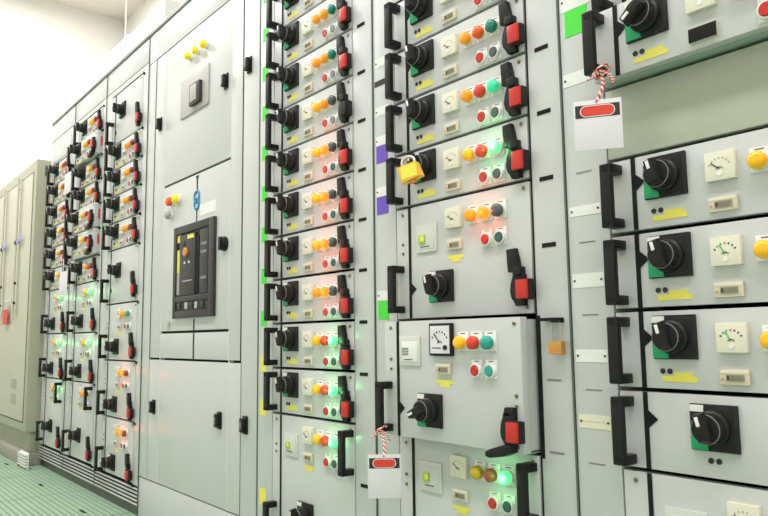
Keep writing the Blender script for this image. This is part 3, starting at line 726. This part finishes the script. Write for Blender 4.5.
# ------------------------------------------------------------------ lockout tags and padlocks
def twist(b, pts, r, m1, m2):
    P3 = [Vector(p) for p in pts]; n = 40
    dense = []
    for i in range(n+1):
        t = i/n*(len(P3)-1); k = min(int(t), len(P3)-2); dense.append(P3[k].lerp(P3[k+1], t-k))
    for ph, m in ((0, m1), (PI, m2)):
        b.tube([p + Vector((math.cos(i*0.9+ph)*r, math.sin(i*0.9+ph)*r, 0)) for i, p in enumerate(dense)], r*0.9, m, 6)
def hang_tag(name, label, at, width, H, yaw, hook, clear_top=0.008):
    t = thing(name, label, 'tag', at, 'red and white lockout tags', (0, 0, math.radians(yaw)))
    hw = width/2
    b = MB(); b.box(-hw, hw, 0, 0.0012, -H, 0, 'paper', 0.0004); obj('card', b, t)
    b = MB(); b.box(-hw+0.003, hw-0.003, 0.0011, 0.0017, -clear_top-0.022, -clear_top, 'ink'); bd = obj('header_band', b, t); bd['label'] = 'black header band'
    def oval(hw_, hh): return [(hw_-hh+hh*math.cos(a), -clear_top-0.011+hh*math.sin(a)) for a in [PI/2-PI*k/10 for k in range(11)]] + [(-hw_+hh+hh*math.cos(a), -clear_top-0.011+hh*math.sin(a)) for a in [-PI/2-PI*k/10 for k in range(11)]]
    b = MB(); b.prism(oval(hw-0.0105, 0.0100), 0.0016, 0.0020, 'white'); b.prism(oval(hw-0.012, 0.0085), 0.0019, 0.0024, 'redink'); obj('red_oval', b, bd)['label'] = 'red oval with white outline'
    h = Matrix.Rotation(-math.radians(yaw), 3, 'Z') @ (Vector(hook) - Vector(at))
    b = MB()
    twist(b, [(h.x, h.y, h.z), (h.x*0.6+0.006, h.y*.5, h.z*0.5), (0.0, -0.002, -0.004)], 0.0018, 'redink', 'white')
    ring = [(h.x+0.013*math.cos(a*PI/8), h.y+0.012*math.sin(a*PI/8), h.z+0.004+0.008*math.cos(a*PI/8+0.6)) for a in range(17)]
    twist(b, ring, 0.0017, 'redink', 'white')
    twist(b, [(h.x, h.y-0.004, h.z+0.004), (h.x-0.014, h.y-0.008, h.z-0.008), (h.x-0.022, h.y-0.008, h.z-0.012)], 0.0017, 'redink', 'white')
    twist(b, [(h.x, h.y-0.004, h.z+0.004), (h.x+0.014, h.y-0.006, h.z-0.006), (h.x+0.020, h.y-0.006, h.z-0.020)], 0.0017, 'white', 'redink')
    obj('tie_string', b, t)['label'] = 'red and white twisted string'
    return t
hang_tag('lockout_tag', 'white lockout tag with red oval hanging before the olive blank panel', (-0.661, -0.096, 1.127), 0.078, 0.086, 33, (-0.668, -0.068, 1.182))
hang_tag('lockout_tag', 'white lockout tag with red oval hanging below the black-framed meter drawer', (-1.236, -0.102, 0.477), 0.073, 0.094, 51, (-1.282, -0.0745, 0.520))
def small_card(x0, x1, z0, z1, o, hook, label):
    t = thing('hanging_card', label, 'tag', ((x0+x1)/2, -o, z1), 'small blank cards hanging from far bank handles'); hw = (x1-x0)/2
    b = MB(); b.box(-hw, hw, 0, 0.0012, -(z1-z0), 0, 'paper', 0.0004); obj('card', b, t)
    h = Vector(hook)-Vector(((x0+x1)/2, -o, z1)); b = MB(); b.tube([(h.x, h.y, h.z), (h.x*.4, h.y*.5, h.z*.5), (0, -0.001, -0.003)], 0.0018, 'paper', 6); obj('card_string', b, t)
small_card(-4.055, -3.935, 1.535, 1.650, 0.069, (-4.046, -0.062, 1.702), 'small white card hanging from the higher pulled-out drawer of the far bank')
small_card(-4.080, -3.930, 0.985, 1.110, 0.069, (-4.046, -0.062, 1.182), 'small white card hanging from the lower pulled-out drawer of the far bank')

# yellow padlock on the rotary switch of the fourth drawer in column D
t = thing('padlock', 'yellow padlock locked on a black rotary switch', 'padlock', (-1.180, -0.064, 1.126), None, (0, math.radians(-10), math.radians(20)))
b = MB(); b.prism([(-0.027, -0.002), (0.021, 0.0), (0.029, -0.036), (-0.022, -0.042)], -0.010, 0.012, 'lockyellow', 0.003)
b.box(-0.018, 0.021, 0.0118, 0.0126, -0.034, -0.006, 'ysticker'); obj('lock_body', b, t)
b = MB(); b.tube([(-0.017, 0, -0.004)] + [(-0.001-0.016*math.cos(k*PI/10), 0, 0.006+0.012*math.sin(k*PI/10)) for k in range(11)] + [(0.015, 0, -0.004)], 0.0036, 'steel', 10)
obj('shackle', b, t)['label'] = 'pale steel shackle'
b = MB(); b.box(-0.008, 0.010, -0.006, 0.008, -0.0455, -0.040, 'orange', 0.001); obj('keyway', b, t)
# brass padlock on the strip of column D
t = thing('padlock', 'small brass padlock hanging on the pale strip beside the pulled-out drawer', 'padlock', (-0.826, -0.014, 0.750))
b = MB(); b.box(-0.0145, 0.0145, -0.007, 0.007, -0.052, -0.028, 'brass', 0.002); b.box(-0.009, 0.009, 0.0068, 0.0074, -0.043, -0.038, 'orange'); b.box(-0.0146, 0.0146, -0.0071, 0.0071, -0.0500, -0.0465, 'orange'); obj('lock_body', b, t)
b = MB(); b.tube([(-0.0095, 0, -0.030), (-0.0095, 0, 0.004)] + [(-0.0095*math.cos(k*PI/8), 0, 0.004+0.009*math.sin(k*PI/8)) for k in range(1, 8)] + [(0.0095, 0, 0.004), (0.0095, 0, -0.030)], 0.0018, 'steel', 8)
obj('shackle', b, t)['label'] = 'thin steel shackle'
b = MB(); b.box(-0.862, -0.818, -0.001, 0.022, 0.7605, 0.7665, 'gasket', 0.001); b.box(-0.832, -0.814, 0.004, 0.022, 0.7570, 0.7607, 'gasket'); 
hs = obj('hasp', b, cD, (-DX[0], 0, 0)); hs['label'] = 'black hasp bar'

# ------------------------------------------------------------------ room
def floor_mat():
    m, nt, b = nodes('ribbed_green_floor')
    N = nt.nodes.new; Lk = nt.links.new
    tc = N('ShaderNodeTexCoord'); sp = N('ShaderNodeSeparateXYZ'); Lk(tc.outputs['Object'], sp.inputs[0])
    def math_(op, a, v=None, w=None):
        n = N('ShaderNodeMath'); n.operation = op
        if hasattr(a, 'links'): Lk(a, n.inputs[0])
        else: n.inputs[0].default_value = a
        for i, q in ((1, v), (2, w)):
            if q is None: continue
            if hasattr(q, 'links'): Lk(q, n.inputs[i])
            else: n.inputs[i].default_value = q
        return n.outputs[0]
    s = math_('SINE', math_('MULTIPLY', sp.outputs['Y'], 2*PI/0.026))
    rib = N('ShaderNodeMapRange'); Lk(s, rib.inputs['Value']); rib.inputs['From Min'].default_value = -1.0; rib.inputs['From Max'].default_value = -0.35; rib.interpolation_type = 'SMOOTHSTEP'
    jx = math_('PINGPONG', math_('ADD', sp.outputs['X'], 0.02), 0.31)
    jn = math_('GREATER_THAN', jx, 0.006)
    nz = N('ShaderNodeTexNoise'); nz.inputs['Scale'].default_value = 6; nz.inputs['Detail'].default_value = 5; Lk(tc.outputs['Object'], nz.inputs['Vector'])
    h = math_('MULTIPLY', rib.outputs['Result'], jn)
    mx = N('ShaderNodeMix'); mx.data_type = 'RGBA'; mx.inputs['A'].default_value = (0.17, 0.29, 0.19, 1); mx.inputs['B'].default_value = (0.37, 0.53, 0.39, 1); Lk(h, mx.inputs['Factor'])
    m2 = N('ShaderNodeMix'); m2.data_type = 'RGBA'; m2.blend_type = 'MULTIPLY'; m2.inputs['Factor'].default_value = 1
    cr = N('ShaderNodeMapRange'); Lk(nz.outputs['Fac'], cr.inputs['Value']); cr.inputs['To Min'].default_value = 0.86; cr.inputs['To Max'].default_value = 1.08
    Lk(mx.outputs['Result'], m2.inputs['A']); Lk(cr.outputs['Result'], m2.inputs['B']); Lk(m2.outputs['Result'], b.inputs['Base Color'])
    bp = N('ShaderNodeBump'); bp.inputs['Distance'].default_value = 0.003; bp.inputs['Strength'].default_value = 0.5; Lk(h, bp.inputs['Height']); Lk(bp.outputs['Normal'], b.inputs['Normal'])
    b.inputs['Roughness'].default_value = 0.38
    return m
M['floor'] = floor_mat()
XW, XE, YB, YF, ZC = -6.40, 2.6, 1.0, -3.4, 3.72
def wallbox(name, x0, x1, y0, y1, z0, z1, m):
    b = MB(); b.box(x0, x1, -y0, -y1, z0, z1, m); struct(name, b)
wallbox('floor', XW-0.1, XE+0.1, YF-0.1, YB+0.1, -0.08, 0.0, 'floor')
wallbox('ceiling', XW-0.1, XE+0.1, YF-0.1, YB+0.1, ZC, ZC+0.08, 'ceil')
wallbox('wall_end', XW-0.1, XW, YF, YB, 0, ZC, 'wall')
wallbox('wall_back', XW-0.1, XE+0.1, YB, YB+0.1, 0, ZC, 'wall')
wallbox('wall_front', XW-0.1, XE+0.1, YF-0.1, YF, 0, ZC, 'wall')
wallbox('wall_near', XE, XE+0.1, YF, YB, 0, ZC, 'wall')
fl = bpy.data.objects['floor']
for x, y in ((-4.85, -0.135), (-4.02, -0.135), (-3.28, -0.14)):
    b = MB(); b.box(-0.035, 0.035, -0.007, 0.007, 0.0, 0.0010, 'gasket'); obj('floor_slot', b, fl, (x, y, 0))

# ------------------------------------------------------------------ light
def area(name, loc, sx, sy, power, col=(1, 0.975, 0.965), rot=(0, 0, 0)):
    d = bpy.data.lights.new(name, 'AREA'); d.shape = 'RECTANGLE'; d.size = sx; d.size_y = sy; d.energy = power; d.color = col
    o = bpy.data.objects.new(name, d); COL.objects.link(o); o.location = loc; o.rotation_euler = rot
    return o
for i, x in enumerate((-5.4, -3.6, -1.8, 0.0, 1.6)):
    area('unseen_ceiling_light', (x, -1.25, 3.66), 1.3, 0.35, [35, 30, 37, 42, 39][i])  # unseen area lights added overhead to brighten the aisle
area('unseen_ceiling_light', (-5.5, -0.2, 3.66), 0.35, 1.3, 34, (1, 0.96, 0.92))  # extra unseen light added to brighten the end wall
wd = bpy.data.worlds.new('World'); SC.world = wd; wd.use_nodes = True
wd.node_tree.nodes['Background'].inputs[0].default_value = (0.9, 0.95, 0.93, 1)
wd.node_tree.nodes['Background'].inputs[1].default_value = 0.18

# ------------------------------------------------------------------ camera
cd = bpy.data.cameras.new('Camera'); cam = bpy.data.objects.new('Camera', cd); COL.objects.link(cam)
cd.sensor_width = 36.0; cd.lens = 701.334*36.0/768.0; cd.clip_start = 0.02
rt = Vector((0.62947632, 0.77692362, -0.01221679)); up = Vector((0.0959419, -0.06211218, 0.99344715)); fw = Vector((-0.77107374, 0.62652356, 0.11363767))
cam.matrix_world = Matrix(((rt.x, up.x, -fw.x, 0), (rt.y, up.y, -fw.y, -STAND), (rt.z, up.z, -fw.z, EYE), (0, 0, 0, 1)))
SC.camera = cam
vs = SC.view_settings
vs.view_transform = 'Standard'; vs.look = 'None'; vs.exposure = 0.0; vs.gamma = 1.0; vs.use_curve_mapping = False
